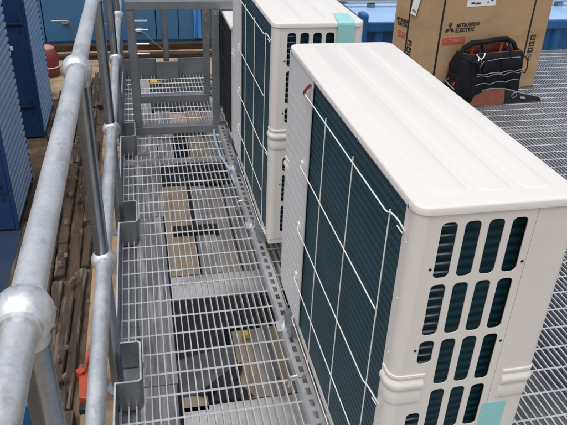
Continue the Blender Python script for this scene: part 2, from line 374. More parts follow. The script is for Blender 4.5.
# ------------------------------------------------------------------ portal frames at the end of the walkway
def portal(label, y, pegs):
    t = thing('portal_frame', label, 'steel frame', (-.28, y, 0), 0, 'portal frames across the walkway')
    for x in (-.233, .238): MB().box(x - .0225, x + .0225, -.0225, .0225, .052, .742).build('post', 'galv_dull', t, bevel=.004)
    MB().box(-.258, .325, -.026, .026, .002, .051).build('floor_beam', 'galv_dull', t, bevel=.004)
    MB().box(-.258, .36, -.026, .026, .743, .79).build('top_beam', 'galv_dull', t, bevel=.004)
    for x in (-.17, .20):
        pl = MB().box(x - .05, x + .05, .029, .075, .002, .008).build('fixing_plate', 'grating', t)
        for dx in (-.03, .025): MB().tube([(x + dx, .05, .008), (x + dx, .05, .024)], .009, 6).build('bolt', 'zinc', pl)
    if pegs:
        for z in (.68, .63, .55, .495):
            MB().tube([(-.211, 0, z), (-.14, 0, z)], .005, 8).build('peg', 'zinc', t, smooth=.9)
        MB().tube([(.2385, -.0225, .72), (.2385, -.028, .72)], .008, 8).build('bolt', 'zinc', t)
    else:
        for z in (.60, .55): MB().tube([(.238, -.0225, z), (.238, -.030, z)], .009, 8).build('bolt', 'zinc', t)
    return t
portal('near grey steel portal frame with short pegs on its left post', 2.80, True)
portal('far grey steel portal frame before the end toe plate', 3.35, False)

# ------------------------------------------------------------------ condenser units
BZ, LZ, W, D = .10, 1.003, .33, 1.05   # base height, underside of the lid, width (x), depth along the walkway (y)
def arc(cx, cy, r, a0, a1, n=8): return [(cx + r * math.cos(math.radians(a0 + (a1 - a0) * k / n)), cy + r * math.sin(math.radians(a0 + (a1 - a0) * k / n))) for k in range(n + 1)]
def sweep_profile(path, prof, closed_prof=True):
    """path: (x, y, nx, ny); prof: (out, z)"""
    return [[(x + nx * d, y + ny * d, z) for d, z in prof] for x, y, nx, ny in path]
def handle_prof(z0):
    return [(-.002, z0 + .0805), (.0026, z0 + .080), (.0032, z0 + .0745), (.0008, z0 + .072), (.0008, z0 + .066), (.0055, z0 + .058), (.0068, z0 + .0545), (.0066, z0 + .046), (.0050, z0 + .0425),
            (.0004, z0 + .041), (.0004, z0 + .035), (.0022, z0 + .031), (.0030, z0 + .004), (.0022, z0 + .0005), (-.002, z0)]
SLOT_ROWS = [(.862, .985), (.721, .847), (.581, .706), (.440, .565), (.300, .425), (.160, .285)]
SLOT_X = [.050, .097, .144, .191]
def make_unit(label):
    t = thing('condenser_unit', label, 'condenser unit', (0, 0, 0), 0, 'large cream condenser units in a row on the grating')
    # base tray and skin
    MB().box(.003, W - .003, .003, D - .003, BZ, BZ + .028).build('base_tray', 'cream', t, bevel=.003)
    pa = [(-.0005, .05)] + arc(.024, .024, .0245, 180, 270, 10); pi_ = [(.0015, .05)] + arc(.024, .024, .0225, 180, 270, 10)
    mb = MB(); mb.prism([(x, y, BZ + .0285) for x, y in pa] + [(x, y, BZ + .0285) for x, y in pi_[::-1]], (0, 0, LZ - BZ - .0295))
    mb.build('corner_panel', 'cream', t, smooth=.5)
    # end panel with four columns of slots
    holes = []
    for r, (z0, z1) in enumerate(SLOT_ROWS):
        for c, x in enumerate(SLOT_X):
            a, b_ = z0, z1
            if c == 0 and r == 2: a = .645
            if c == 0 and r == 3: b_ = .500
            holes.append(rrect(x, x + .032, a, b_, .011))
    ep = holed_panel('end_panel', [(.0242, BZ + .0285), (.2392, BZ + .0285), (.2392, LZ - .001), (.0242, LZ - .001)], holes, 0, .0018, 'cream', t)
    for z in (.884, .684, .384):
        for x in (.0425, .2325): MB().tube([(x, -.0008, z), (x, .001, z)], .0032, 10).build('screw_hole', 'black', ep)
    # service panel, fan side, back end
    mb = MB(); mb.prism([(.2402, .0, BZ + .0285)] + [(x, y, BZ + .0285) for x, y in arc(W - .012, .012, .012, 270, 360, 4)] + [(W, .14, BZ + .0285), (W - .002, .14, BZ + .0285), (W - .002, .012, BZ + .0285), (W - .012, .002, BZ + .0285), (.2402, .002, BZ + .0285)], (0, 0, LZ - BZ - .0295))
    mb.build('service_panel', 'cream', t, smooth=.5)
    ring = rrect(.16, D - .03, BZ + .05, LZ - .04, .05)
    fp = MB(); fp.box(W - .004, W, .141, D - .001, BZ + .0285, LZ - .001); fp = fp.build('fan_panel', 'cream', t)
    m3 = MB()
    for rr in [.05 + .03 * i for i in range(12)]:
        m3.tube([(W + .012, .6 + rr * math.cos(a), .56 + rr * math.sin(a)) for a in [2 * PI * k / 40 for k in range(41)]], .0022, 5, cap=False)
    for k in range(8):
        a = PI * k / 4; m3.tube([(W + .014, .6 + .03 * math.cos(a), .56 + .03 * math.sin(a)), (W + .014, .6 + .40 * math.cos(a), .56 + .40 * math.sin(a))], .003, 5)
    m3.build('fan_grille', 'cream', fp)
    m4 = MB(); m4.tube([(W + .001, .6, .56), (W + .004, .6, .56)], .385, 48); m4.build('fan_opening', 'black', fp)
    MB().box(.002, W - .0045, D - .003, D - .001, BZ + .0285, LZ - .001).build('back_panel', 'cream', t)
    # pipe-side panel at the far end of the coil side, with its embossed grid
    rp = MB().box(-.0008, .0015, .747, D - .0005, BZ + .0285, LZ - .001).build('side_panel', 'panel', t)
    m5 = MB()
    for k in range(7): y = .775 + .042 * k; m5.box(-.0014, -.0006, y - .0012, y + .0012, .14, .90)
    for k in range(22): z = .145 + .035 * k; m5.box(-.0012, -.0007, .768, 1.034, z - .001, z + .001)
    m5.build('embossed_grid', 'panel', rp)
    m6 = MB(); m6.box(-.004, -.0008, .743, .7465, BZ + .03, LZ - .02); m6.build('panel_edge', 'lid', rp)
    # coil: outside face along the walkway, and the leg that turns behind the end panel
    mb = MB(); mb.box(.004, .030, .0505, .7465, BZ + .029, LZ - .002); mb.box(.062, .238, .030, .055, BZ + .029, LZ - .002)
    for k in range(40):
        z = .15 + .021 * k
        mb.tube([(.036, .016, z), (.088, .016, z)], .0023, 6, mi=1)
    mb.build('coil', ['coil', 'tube'], t)
    # wire guard
    for z in (.952, .722, .504, .308, .135):
        far = [(-.003, .806, z - .004), (-.012, .795, z - .002), (-.0145, .78, z)]
        if z in (.722, .308): near = [(-.0138, .0965, z)]      # these two stop at the last upright
        else: near = [(-.0145, .112, z + .002), (-.0145, .102, z + .004), (-.0140, .084, z + .012), (-.0125, .066, z + .014), (-.009, .052, z + .010), (-.004, .043, z + .001), (.0, .041, z - .005)]
        g = MB(); g.tube(far + near, .0018, 8)
        if len(near) > 1: g.tube([(-.0095, .060, z - .002), (-.003, .046, z - .011)], .0016, 6)
        g.build('guard_rail', 'wire', t, smooth=.9)
    for y in (.573, .340, .100): MB().tube([(-.0095, y, .962), (-.0095, y, .118)], .0017, 8).build('guard_upright', 'wire', t, smooth=.9)
    for z in (.948, .718, .500, .304): MB().box(-.006, -.0006, .80, .818, z - .012, z + .010).build('guard_clip', 'clip', t, bevel=.001)
    for z in (.93, .80, .66, .46, .32, .20): MB().tube([(-.0002, .030, z), (-.0016, .030, z)], .0022, 8).build('screw', 'clip', t)
    # handles
    path = [(-.0005, .045, -1, 0)] + [(.024 + .0245 * math.cos(math.radians(a)), .024 + .0245 * math.sin(math.radians(a)), math.cos(math.radians(a)), math.sin(math.radians(a))) for a in range(180, 271, 10)] + [(.072, -.0005, 0, -1), (.074, -.0005, 0, -.2)]
    mb = MB(); mb.loft(sweep_profile(path, handle_prof(.537))); mb.build('handle', 'cream', t, smooth=.45)
    path = [(.257, -.0005, 0, -.2), (.259, -.0005, 0, -1), (W - .012, -.0005, 0, -1)] + [(W - .012 + .012 * math.cos(math.radians(a)), .012 + .012 * math.sin(math.radians(a)), math.cos(math.radians(a)), math.sin(math.radians(a))) for a in range(280, 361, 20)] + [(W, .05, 1, 0)]
    mb = MB(); mb.loft(sweep_profile(path, handle_prof(.518))); mb.build('handle', 'cream', t, smooth=.45)
    path = [(-.0009, .992, -.2, 0), (-.0009, .995, -1, 0), (-.0009, 1.03, -1, 0), (-.0009, 1.045, -1, 0)]
    mb = MB(); mb.loft(sweep_profile(path, handle_prof(.56))); mb.build('handle', 'lid', t, smooth=.6)
    # lid with three raised panels
    o = .004; bm = MB()
    bm.loft([[(x, y, z) for x, y in rrect(-o + i, W + o - i, -o + i, D + o - i, .030, 8)] for i, z in ((.002, LZ), (0, LZ + .0008), (0, LZ + .0135), (.0012, LZ + .0160), (.004, 1.0208), (.0075, 1.0215))])
    lid = bm.build('lid', 'lid', t, smooth=.75)
    for x0, x1 in ((.046, .116), (.139, .204), (.226, .288)):
        rg = []
        for ins, z in ((0, 1.0212), (.003, 1.0230), (.007, 1.0240)):
            rg.append([(x, y, z) for x, y in rrect(x0 + ins, x1 - ins, .038 + ins, 1.015 - ins, .016)])
        mb = MB(); mb.loft(rg, cap0=False); mb.build('raised_panel', 'lid', lid, smooth=.9)
    for y in (.03, .33, .70, 1.0):
        MB().tube([(-o - .0005, y, 1.008), (-o - .003, y, 1.008)], .0042, 10).build('screw', 'zinc', lid, smooth=.9)
    # feet
    for x in (.0, W - .03):
        for y in (.16, .84):
            MB().box(x - .018, x + .048, y - .05, y + .05, .0420, BZ - .001).build('foot', 'galv_dull', t, bevel=.003)
    return t
u1 = make_unit('front cream condenser unit, nearest the camera, teal tape low on its end')
u2 = copy_tree(u1); u2.location = (0, 1.317, 0)
u2['label'] = 'second cream condenser unit, behind the front one, teal tape over its lid'
MB().box(.229, .288, -.0012, -.0003, .30, .5015).build('tape', 'teal_tape', u1)
tp = MB()
tp.prism([(.231, -.0062, 0.93), (.294, -.0062, .93), (.294, -.0062, 1.012), (.231, -.0062, 1.012)], (0, -.0009, 0))
ob = MB(); ys = [(-.0071, .70), (-.0071, 1.0130), (-.0050, 1.0200), (.002, 1.0245), (.02, 1.0250), (.12, 1.0250)]
vs = []; 
for i, (y, z) in enumerate(ys):
    dx = .0 if i < 5 else .012
    vs += [(.231 + dx, y, z), (.294 + dx, y, z)]
fs = [(2 * i, 2 * i + 1, 2 * i + 3, 2 * i + 2) for i in range(len(ys) - 1)]
nv = len(vs); vs += [(x, y + (.0006 if z < 1.01 else 0), z - (.0006 if z > 1.01 else 0)) for x, y, z in vs]
fs += [tuple(i + nv for i in f[::-1]) for f in fs] + [(0, nv, nv + 1, 1), (nv - 2, nv - 1, 2 * nv - 1, 2 * nv - 2)]
for i in range(len(ys) - 1): fs += [(2 * i, 2 * i + 2, nv + 2 * i + 2, nv + 2 * i), (2 * i + 1, nv + 2 * i + 1, nv + 2 * i + 3, 2 * i + 3)]
ob.add(vs, fs).build('tape', 'teal_tape', u2)
# red cable tie hanging at the top of the front unit's pipe panel
ct = MB(); ct.tube([(-.004, .765, .985), (-.012, .772, .972), (-.014, .790, .955), (-.010, .800, .945)], .0045, 8)
tag(ct.build('cable_tie', 'red', None, smooth=.9), 'short red tie at the top of the front unit coil', 'cable tie')

# third, smaller unit with a black coil
t = thing('condenser_unit', 'small unit with a black coil, half hidden behind the portal frames', 'condenser unit', (0, 2.432, 0))
H3, D3 = .735, .82
MB().box(.003, W - .003, .003, D3 - .003, BZ, BZ + .028).build('base_tray', 'cream', t)
MB().box(.005, W - .005, .004, D3 - .004, BZ + .029, H3 - .022).build('cabinet', 'cream', t)
MB().box(-.002, .0045, .024, D3 - .1, BZ + .03, H3 - .024).build('coil', 'coil_black', t)
MB().box(-.001, .0045, D3 - .099, D3 - .002, BZ + .03, H3 - .024).build('side_panel', 'cream', t)
lid = MB().box(-.004, W + .004, -.004, D3 + .004, H3 - .021, H3).build('lid', 'lid', t, bevel=.006)
g = MB()
for z in (.66, .50, .34, .18): g.tube([(-.012, .02, z), (-.012, D3 - .1, z)], .0022, 6)
g.build('guard_rail', 'black', t)
g = MB()
for k in range(6): g.tube([(-.008, .08 + .12 * k, .69), (-.008, .08 + .12 * k, .13)], .0022, 6)
g.build('guard_upright', 'black', t)
for x in (.0, W - .03):
    for y in (.12, .68): MB().box(x - .010, x + .048, y - .05, y + .05, .0420, BZ - .001).build('foot', 'galv_dull', t)

# ------------------------------------------------------------------ slotted channels under the units
def strut(label, x, y0, y1, bolts, hooks, rz=0):
    t = thing('slotted_channel', label, 'steel channel', (x, (y0 + y1) / 2, 0), rz, 'slotted channels under the units')
    oy = (y0 + y1) / 2; L2 = (y1 - y0) / 2
    mb = MB()
    # back plate with slots: two edge strips and bridges between the slots
    mb.box(-.0205, -.0075, -L2, L2, .0385, .0412); mb.box(.0075, .0205, -L2, L2, .0385, .0412)
    y = -L2
    while y < L2 - .05:
        mb.box(-.0075, .0075, y, y + .020, .0385, .0412); y += .05
    mb.box(-.0075, .0075, y, L2, .0385, .0412)
    mb.box(-.0205, -.018, -L2, L2, .001, .0385); mb.box(.018, .0205, -L2, L2, .001, .0385)
    ch = mb.build('channel', 'strut', t)
    MB().box(-.0175, .0175, -L2 + .002, L2 - .002, .0015, .004).build('channel_shadow_gap', 'black', t) if False else None
    MB().box(-.0655 + .042, -.0655 + .0455, -L2, L2, .001, .047).build('side_flange', 'strut', t)
    for y in bolts:
        q = MB().box(-.040, .018, y - oy - .028, y - oy + .028, .0418, .0465).build('clamp_plate', 'grating', t, bevel=.002)
        m2 = MB(); m2.tube([(-.012, y - oy, .0465), (-.012, y - oy, .058)], .0105, 6); m2.tube([(-.012, y - oy, .058), (-.012, y - oy, .072)], .005, 8); m2.build('bolt', 'zinc', q)
    for y in hooks:
        MB().tube([(.006, y - oy, .046), (-.020, y - oy, .051), (-.040, y - oy, .047), (-.047, y - oy, .030), (-.047, y - oy, .0)], .0055, 8).build('hook_bolt', 'zinc', t, smooth=.9)
    return t
strut('slotted steel channel along the coil side of the cream units', -.012, -.35, 3.3, (.86, 1.576, 2.178), (.60, 1.80))
strut('slotted steel channel under the fan side of the cream units', W - .008, -.35, 3.3, (), ())

for k, (x, z) in enumerate(((-.055, .012), (-.085, .013))):
    pass
tag(MB().tube([(-.02, 3.1, .02), (-.06, 2.8, .012), (-.072, 2.6, .012), (-.066, 2.4, .012), (-.04, 2.22, .012), (-.034, 2.05, .012)], .007, 10).build('cable', 'cable', None, smooth=.9),
    'pale blue sleeved cable lying beside the channel near the portal frames', 'cable')

# ------------------------------------------------------------------ boards and scrap below the walkway grating
UZ = -.30
def board(name, label, cat, outline, m, z=UZ, th=.02, group=None, bevel=.0):
    cx = sum(p[0] for p in outline) / len(outline); cy = sum(p[1] for p in outline) / len(outline)
    mb = MB(); mb.prism([(x - cx, y - cy, -th) for x, y in outline], (0, 0, th))
    return tag(mb.build(name, m, None, loc=(cx, cy, z)), label, cat, group)
def q(x0, x1, y0, y1, sk=0): return [(x0, y0), (x1, y0), (x1 + sk, y1), (x0 + sk, y1)]
for y0, y1, x0, x1 in ((-1., .98, -.6, -.418), (.985, 2.30, -.6, -.412), (2.305, 3.05, -.6, -.405), (3.06, 3.9, -.6, -.41), (3.91, 4.75, -.6, -.43)):
    board('scaffold_board', 'grey weathered board lying under the left side of the walkway grating', 'board', q(x0, x1, y0, y1), 'greywood', UZ, .03, 'grey boards below the walkway')
board('sheet_offcut', 'pale mottled sheet below the grating, beyond the large black mat', 'sheet', q(-.402, .20, 1.52, 1.70), 'whiteboard')
board('rubber_mat', 'large black mat below the grating, beside the front cream unit', 'mat', [(-.402, 1.08), (-.205, 1.14), (-.19, 1.285), (.30, 1.285), (.30, 1.515), (-.402, 1.515)], 'rubber', UZ - .004)
board('rubber_mat', 'black mat below the grating before the near portal frame', 'mat', q(-.402, .30, 2.68, 2.98), 'rubber', UZ - .004)
board('rubber_mat', 'black mat below the grating at the far end', 'mat', q(-.425, .34, 3.96, 4.8), 'rubber', UZ - .004)
board('metal_sheet', 'grey metal sheet corner under the grating, next to the black mat', 'metal sheet', [(-.408, .905), (-.335, .905), (-.165, 1.02), (-.172, 1.16), (-.408, 1.10)], 'greysheet', UZ + .011, .006)
board('offcut_or_shadow', 'flat black piece painting a pointed shadow below the grating under the metal sheet', 'offcut', [(-.345, .90), (-.322, .886), (-.25, .925), (-.30, .852), (-.13, .852), (-.19, .945), (-.155, 1.0), (-.145, 1.045), (-.20, 1.012)], 'rubber', UZ + .019, .006)  # flat dark piece; a triangular shadow is put into its shape and colour
board('pale_block', 'small tan block under the grating at the tip of the metal sheet', 'wood block', q(-.405, -.305, .83, .925), 'tanwood', UZ, .03)
for k in range(5):
    x = -.165 + .082 * k
    board('tan_plank', 'tan plank below the grating beside the front cream unit', 'plank', q(x, x + .076, .865, 1.275 + R.uniform(-.012, .0), .004), 'tanwood' if k != 1 else 'pinkwood', UZ + R.uniform(-.01, .0), .022, 'tan planks beside the front unit')
board('whitened_sheet', 'bright whitish sheet below the grating at the bottom of the picture', 'sheet', q(-.40, .32, .25, .85), 'whiteboard')
board('whitened_sheet', 'whitish sheet below the walkway, nearest the camera and partly out of view', 'sheet', q(-.40, .32, -1., .24), 'whiteboard')
board('plywood_strip', 'long tan plywood strip below the middle of the walkway', 'plywood', q(-.398, -.255, 1.71, 2.66), 'tanwood')
for k in range(5):
    x = -.245 + .105 * k
    board('bleached_board', 'bleached greyish board under the middle of the walkway grating', 'board', q(x, x + .099, 1.71, 2.66 + R.uniform(-.01, 0), .0), 'pinkwood' if k % 2 else 'greywood', UZ - R.uniform(.0, .02), .02, 'bleached boards under the walkway')
t = thing('tee_bar', 'dark T-shaped bar lying on the boards below the walkway', 'steel bar', (-.245, 2.10, UZ + .002))
MB().box(-.12, .13, -.03, .03, 0, .03).build('crossbar', 'rubber', t)
MB().box(-.012, .012, .031, .50, 0, .02).build('stem', 'rubber', t)
for k in range(6):
    x = -.398 + .105 * k
    if k == 1: continue
    board('pale_board', 'pale board under the walkway grating by the portal frames', 'board', q(x, x + .099, 2.99, 3.41), ('greywood', 'tanwood', 'tanwood', 'pinkwood', 'greywood', 'pinkwood')[k], UZ - R.uniform(0, .01), .02, 'pale boards by the portal frames')
for k in range(6):
    x = -.398 + .118 * k
    if k == 1: continue
    board('worn_board', 'worn board under the walkway grating between the two portal frames', 'board', q(x, x + .11, 3.42 + .16 * (k == 2), 3.95), ('greywood', 'tanwood', 'tanwood', 'pinkwood', 'pinkwood', 'greywood')[k], UZ - R.uniform(0, .01), .02, 'worn boards between the portal frames')
board('offcut_or_shadow', 'narrow black offcut below the grating between the two portal frames', 'offcut', q(-.30, -.05, 3.42, 3.575), 'rubber', UZ - .006, .01)
y = tag(MB().box(-.05, .05, -.025, .025, 0, .02).build('yellow_offcut', 'yellow', None, loc=(-.37, 4.62, UZ + .003), bevel=.004), 'small yellow offcut under the far end of the walkway', 'offcut')
tag(MB().box(-.018, .018, -.014, .014, 0, .02).build('plastic_scrap', 'yellow', None, loc=(-.11, 1.20, UZ + .012), bevel=.003), 'tiny yellow plastic scrap lying by the large black mat', 'scrap')
tag(MB().box(-.008, .008, -.16, .16, 0, .02).build('flat_bar', 'galv_dull', None, loc=(-.02, 1.08, UZ + .012)), 'thin grey metal bar lying on the tan planks below the grating', 'metal bar')
board('grey_sheet', 'grey sheet below the grating right of the front unit end', 'sheet', [(.82, .45), (1.12, .52), (1.05, .80), (.80, .74)], 'greysheet', UZ, .01)

# ------------------------------------------------------------------ cardboard box
TH = math.radians(13.)
cu_ = Vector((math.cos(TH), math.sin(TH), 0)); br = Vector((2.50, 3.40, 0)); BW, BD, BH = 1.12, .36, 1.06
c0 = br - cu_ * BW
t = thing('cardboard_box', 'tall brown cardboard box with black straps standing behind the tool bag', 'cardboard box', (c0.x, c0.y, .002), TH)
MB().box(0, BW, 0, BD, 0, BH).build('carton', 'card', t, bevel=.006)
# faint pressed edges of the flaps
for x in (.135, .948):
    s = MB(); e = .0025; w2 = .0075
    s.box(x - w2, x + w2, -e, -.0006, .0, BH); s.box(x - w2, x + w2, BD + .0006, BD + e, .0, BH); s.box(x - w2, x + w2, -e, BD + e, BH + .0006, BH + e)
    s.build('strap', 'strap', t)
s = MB(); s.box(-.0025, -.0006, .178, .193, 0, BH); s.build('strap', 'strap', t)
# logo: three diamonds
lg = MB()
def rhomb(cx, cz, ang, L=.046, w=.0265):
    a = math.radians(ang); d = Vector((math.cos(a), math.sin(a))); n = Vector((-d.y, d.x))
    p = [Vector((cx, cz)), Vector((cx, cz)) + d * L / 2 + n * w / 2, Vector((cx, cz)) + d * L, Vector((cx, cz)) + d * L / 2 - n * w / 2]
    lg.prism([(v.x, -.0022, v.y) for v in p], (0, .0016, 0))
for a in (90, 210, 330): rhomb(.212, .505, a)
lg.build('logo', 'ink', t)
text_obj('lettering', 'MITSUBISHI', .036, 'ink', t, face_mat(.365, -.0016, .521), bold=.0014, spacing=1.1)
text_obj('lettering', 'ELECTRIC', .036, 'ink', t, face_mat(.347, -.0016, .487), bold=.0014, spacing=1.1)
r = MB(); r.box(.166, .36, -.0016, -.0006, .392, .440); rl = r.build('red_label', 'redink', t)
text_obj('lettering', 'CITY MULTI', .032, 'card', rl, face_mat(.263, -.0024, .416), bold=.0004)
lb = MB().box(.325, .575, -.0016, -.0006, .642, .80).build('shipping_label', 'paper', t)
m2 = MB()
for (x, z, w_, h_) in ((.36, .66, .03, .012), (.395, .656, .045, .012), (.42, .69, .012, .014), (.50, .66, .012, .01), (.53, .672, .02, .010), (.36, .72, .10, .01), (.36, .74, .13, .01)):
    m2.box(x, x + w_, -.0024, -.0017, z, z + h_)
m2.build('label_print', 'ink', lb)
# handling marks: black squares with pale symbols, beside the right strap
def marks(x, z_list, front):
    for k, z in enumerate(z_list):
        m = MB(); h = .019
        def bx(x0, x1, z0, z1, d0, d1, mi):
            if front: m.box(x + x0, x + x1, -d1, -d0, z + z0, z + z1, mi)
            else: m.box(-d1, -d0, x + x0, x + x1, z + z0, z + z1, mi)
        bx(-.026, .026, -h, h, .0006, .0016, 0)
        if k == 0: bx(-.012, -.004, -.012, .010, .0017, .0024, 1); bx(.006, .014, -.012, .010, .0017, .0024, 1)
        elif k == 1: bx(-.014, .012, -.010, -.004, .0017, .0024, 1); bx(-.004, .003, -.004, .012, .0017, .0024, 1)
        else: bx(-.014, .014, .000, .008, .0017, .0024, 1); bx(-.002, .003, -.012, .000, .0017, .0024, 1)
        m.build('handling_mark', ['ink', 'card'], t)
marks(1.003, (.385, .337, .290), True)
marks(.146, (.385, .337, .290), False)
fm = MB(); fm.box(.983, 1.025, -.0014, -.0006, .215, .219); fm.box(.983, 1.025, -.0014, -.0006, .252, .256); fm.box(.983, .987, -.0014, -.0006, .2192, .2518); fm.box(1.021, 1.025, -.0014, -.0006, .2192, .2518); fm.box(1.0, 1.008, -.0014, -.0006, .226, .244)
fm.build('stamp', 'ink', t)
text_obj('lettering', 'ELECTRIC', .030, 'ink', t, face_mat(-.0016, .25, .487, 0, False), bold=.001)
text_obj('lettering', 'MITSUBISHI', .030, 'ink', t, face_mat(-.0016, .255, .515, 0, False), bold=.001)
r = MB(); r.box(-.0016, -.0006, .205, .30, .400, .440); rl = r.build('red_label', 'redink', t)
text_obj('lettering', 'CITY', .036, 'card', rl, face_mat(-.0024, .252, .419, 0, False), bold=.0004)
pv = [(-.006, .05, .80), (-.008, .13, .80), (-.013, .165, .585), (-.010, .105, .578)]
tg = MB(); tg.prism(pv, (-.0012, 0, 0)); tg = tg.build('paper_tag', 'paper', t)
m2 = MB(); m2.prism([(-.0133, .145, .62), (-.0125, .10, .615), (-.0120, .105, .60), (-.0130, .15, .605)], (-.0012, 0, 0)); m2.build('label_print', 'piping', tg)

# ------------------------------------------------------------------ tool bag
bo = Vector((1.685, 3.02, .003))
t = thing('tool_bag', 'black open tool bag with orange lining leaning at the cardboard box', 'tool bag', tuple(bo), TH); t.scale = (1.16, 1., .97)
def srect(cx, cy, z, lx, ly, r=.045, n=6): return [(cx + x, cy + y, z) for x, y in rrect(-lx / 2, lx / 2, -ly / 2, ly / 2, r, n)]
cx, cy = .245, .100
def bagz(rings, jitter=0):
    out = []
    for ring in rings:
        out.append([(x + .006 * math.sin(37 * z + 11 * y), y + .007 * math.sin(33 * x + 29 * z), z + (.008 * math.sin(21 * x + 1) if z > .25 else 0)) for x, y, z in ring])
    return out
rings = [srect(cx, cy, 0, .43, .17), srect(cx, cy, .012, .46, .185), srect(cx, cy, .09, .485, .195), srect(cx, cy, .18, .485, .19), srect(cx, cy, .26, .485, .18), srect(cx, cy, .32, .475, .165), srect(cx, cy, .352, .462, .15), srect(cx, cy, .362, .452, .135)]
MB().loft(bagz(rings), cap1=False).build('body', 'fabric', t, smooth=1.)
rings = [srect(cx, cy, .3625, .451, .134), srect(cx, cy, .364, .436, .12), srect(cx, cy, .31, .44, .13), srect(cx, cy, .15, .42, .14)]
MB().loft(bagz(rings), cap0=False).build('lining', 'lining', t, smooth=1.)
# back half of the mouth standing up behind, its inner side orange
m = MB(); m.prism([(.075, .150, .35), (.42, .150, .35), (.40, .155, .392), (.30, .155, .40), (.12, .155, .385)], (0, .006, .002)); m.build('mouth_flap', 'lining', t)
m = MB(); m.prism([(.375, .085, .36), (.425, .087, .35), (.405, .095, .398)], (0, .008, .002)); m.build('mouth_corner', 'lining', t)
m = MB(); m.prism([(.05, .165, .30), (.45, .165, .30), (.42, .170, .396), (.10, .170, .39)], (0, .008, .0)); m.build('back_flap', 'fabric', t)
# padded carrying handle
hp = [(.012, .10, .25), (.016, .10, .335), (.045, .10, .395), (.10, .10, .428), (.20, .11, .425), (.30, .12, .432), (.375, .12, .430), (.43, .11, .395), (.465, .10, .335), (.48, .10, .26)]
MB().tube(hp, [.012, .016, .02, .021, .019, .02, .02, .019, .015, .012], 12).build('carrying_handle', 'fabric', t, smooth=1.)
# pockets on the long side with grey piping
def wavy(x0, x1, z, amp, ph, n=28): return [(x0 + (x1 - x0) * k / n, .006 - .012 - .004 * math.sin(3 * k / n), z + amp * abs(math.sin(ph + k * PI * 3.0 / n))) for k in range(n + 1)]
for (z0, z1, d) in ((.02, .15, .020), (.15, .205, .012)):
    m = MB()
    for k in range(4):
        xa = .075 + .098 * k
        m.loft([srect(xa + .046, .012, z0, .088, .02 + d, .012), srect(xa + .046, .010, (z0 + z1) / 2, .094, .024 + d, .014), srect(xa + .046, .012, z1, .090, .018 + d, .012)])
    m.build('pocket', 'fabric', t, smooth=.9)
for z, a, ph in ((.152, .014, .3), (.208, .014, .9), (.225, .010, 1.7)):
    pts = [(x, y - .018 + (.006 if z > .2 else 0), zz) for x, y, zz in wavy(.09, .45, z, a, ph)]
    MB().tube(pts, .0026, 6).build('pocket_piping', 'piping', t, smooth=1.)
MB().tube([(.13, .012, .335), (.12, .002, .275), (.14, .006, .315), (.28, .008, .325), (.43, .010, .318)], .003, 6).build('seam_piping', 'piping', t, smooth=1.)
# straps, tools and cords that make the outline untidy
for x in (.15, .345): MB().tube([(x, -.002, .04), (x, -.010, .16), (x + .003, .004, .30), (x + .006, .02, .37), (x + .012, .07, .418)], .0065, 6).build('webbing', 'fabric', t, smooth=1.)
for k, (x, y, h, r_, m_) in enumerate(((.11, .11, .395, .011, 'orange'), (.155, .085, .388, .008, 'ink'), (.19, .12, .408, .010, 'fabric'), (.335, .11, .402, .010, 'orange'), (.375, .085, .392, .012, 'ink'))):
    MB().tube([(x, y, .20), (x + .006, y, h - .02), (x + .008, y - .004, h)], [r_ * .8, r_, r_ * .7], 8).build('tool_handle', m_, t, smooth=1.)
MB().tube([(.455, .03, .33), (.487, .0, .30), (.492, -.006, .24), (.475, -.012, .20), (.44, -.014, .215)], .0045, 8).build('cord', 'fabric', t, smooth=1.)
MB().loft([srect(.19, .012, .235, .09, .02, .008), srect(.19, .006, .275, .092, .026, .01), srect(.19, .010, .318, .088, .018, .008)]).build('pocket', 'fabric', t, smooth=.9)
MB().loft([srect(.36, .012, .232, .15, .02, .008), srect(.36, .005, .27, .155, .028, .01), srect(.36, .010, .312, .15, .018, .008)]).build('pocket', 'fabric', t, smooth=.9)
# left end: emblem in orange and grey
e = MB()
e.prism([(-.0195, .145, .165), (-.0195, .120, .182), (-.0195, .112, .175), (-.0195, .125, .160)], (-.003, 0, 0))
e.prism([(-.0195, .075, .150), (-.0195, .058, .170), (-.0195, .045, .168), (-.0195, .050, .140)], (-.003, 0, 0))
e.build('emblem', 'orange', t)
MB().tube([(-.021, .150, .153), (-.023, .10, .138), (-.022, .040, .122)], .0045, 6).build('emblem_bar', 'piping', t)
MB().loft([srect(.004, .095, .02, .03, .14, .012), srect(.000, .095, .12, .036, .15, .014), srect(.006, .095, .215, .028, .13, .012)]).build('end_pocket', 'fabric', t, smooth=.9)
bk = MB(); bk.tube([(.085, .02, .372), (.10, .004, .345), (.115, .0, .337), (.135, .004, .352), (.15, .02, .372)], .004, 8); bk.tube([(.10, .004, .345), (.092, .0, .325)], .0042, 8)
bk.build('buckle', 'clip', t, smooth=1.)
sw = MB(); 
sw.tube([(.01, .06, .35), (.05, .0, .325), (.095, -.006, .315), (.115, -.006, .24)], .008, 8); sw.build('shoulder_strap', 'fabric', t, smooth=1.)
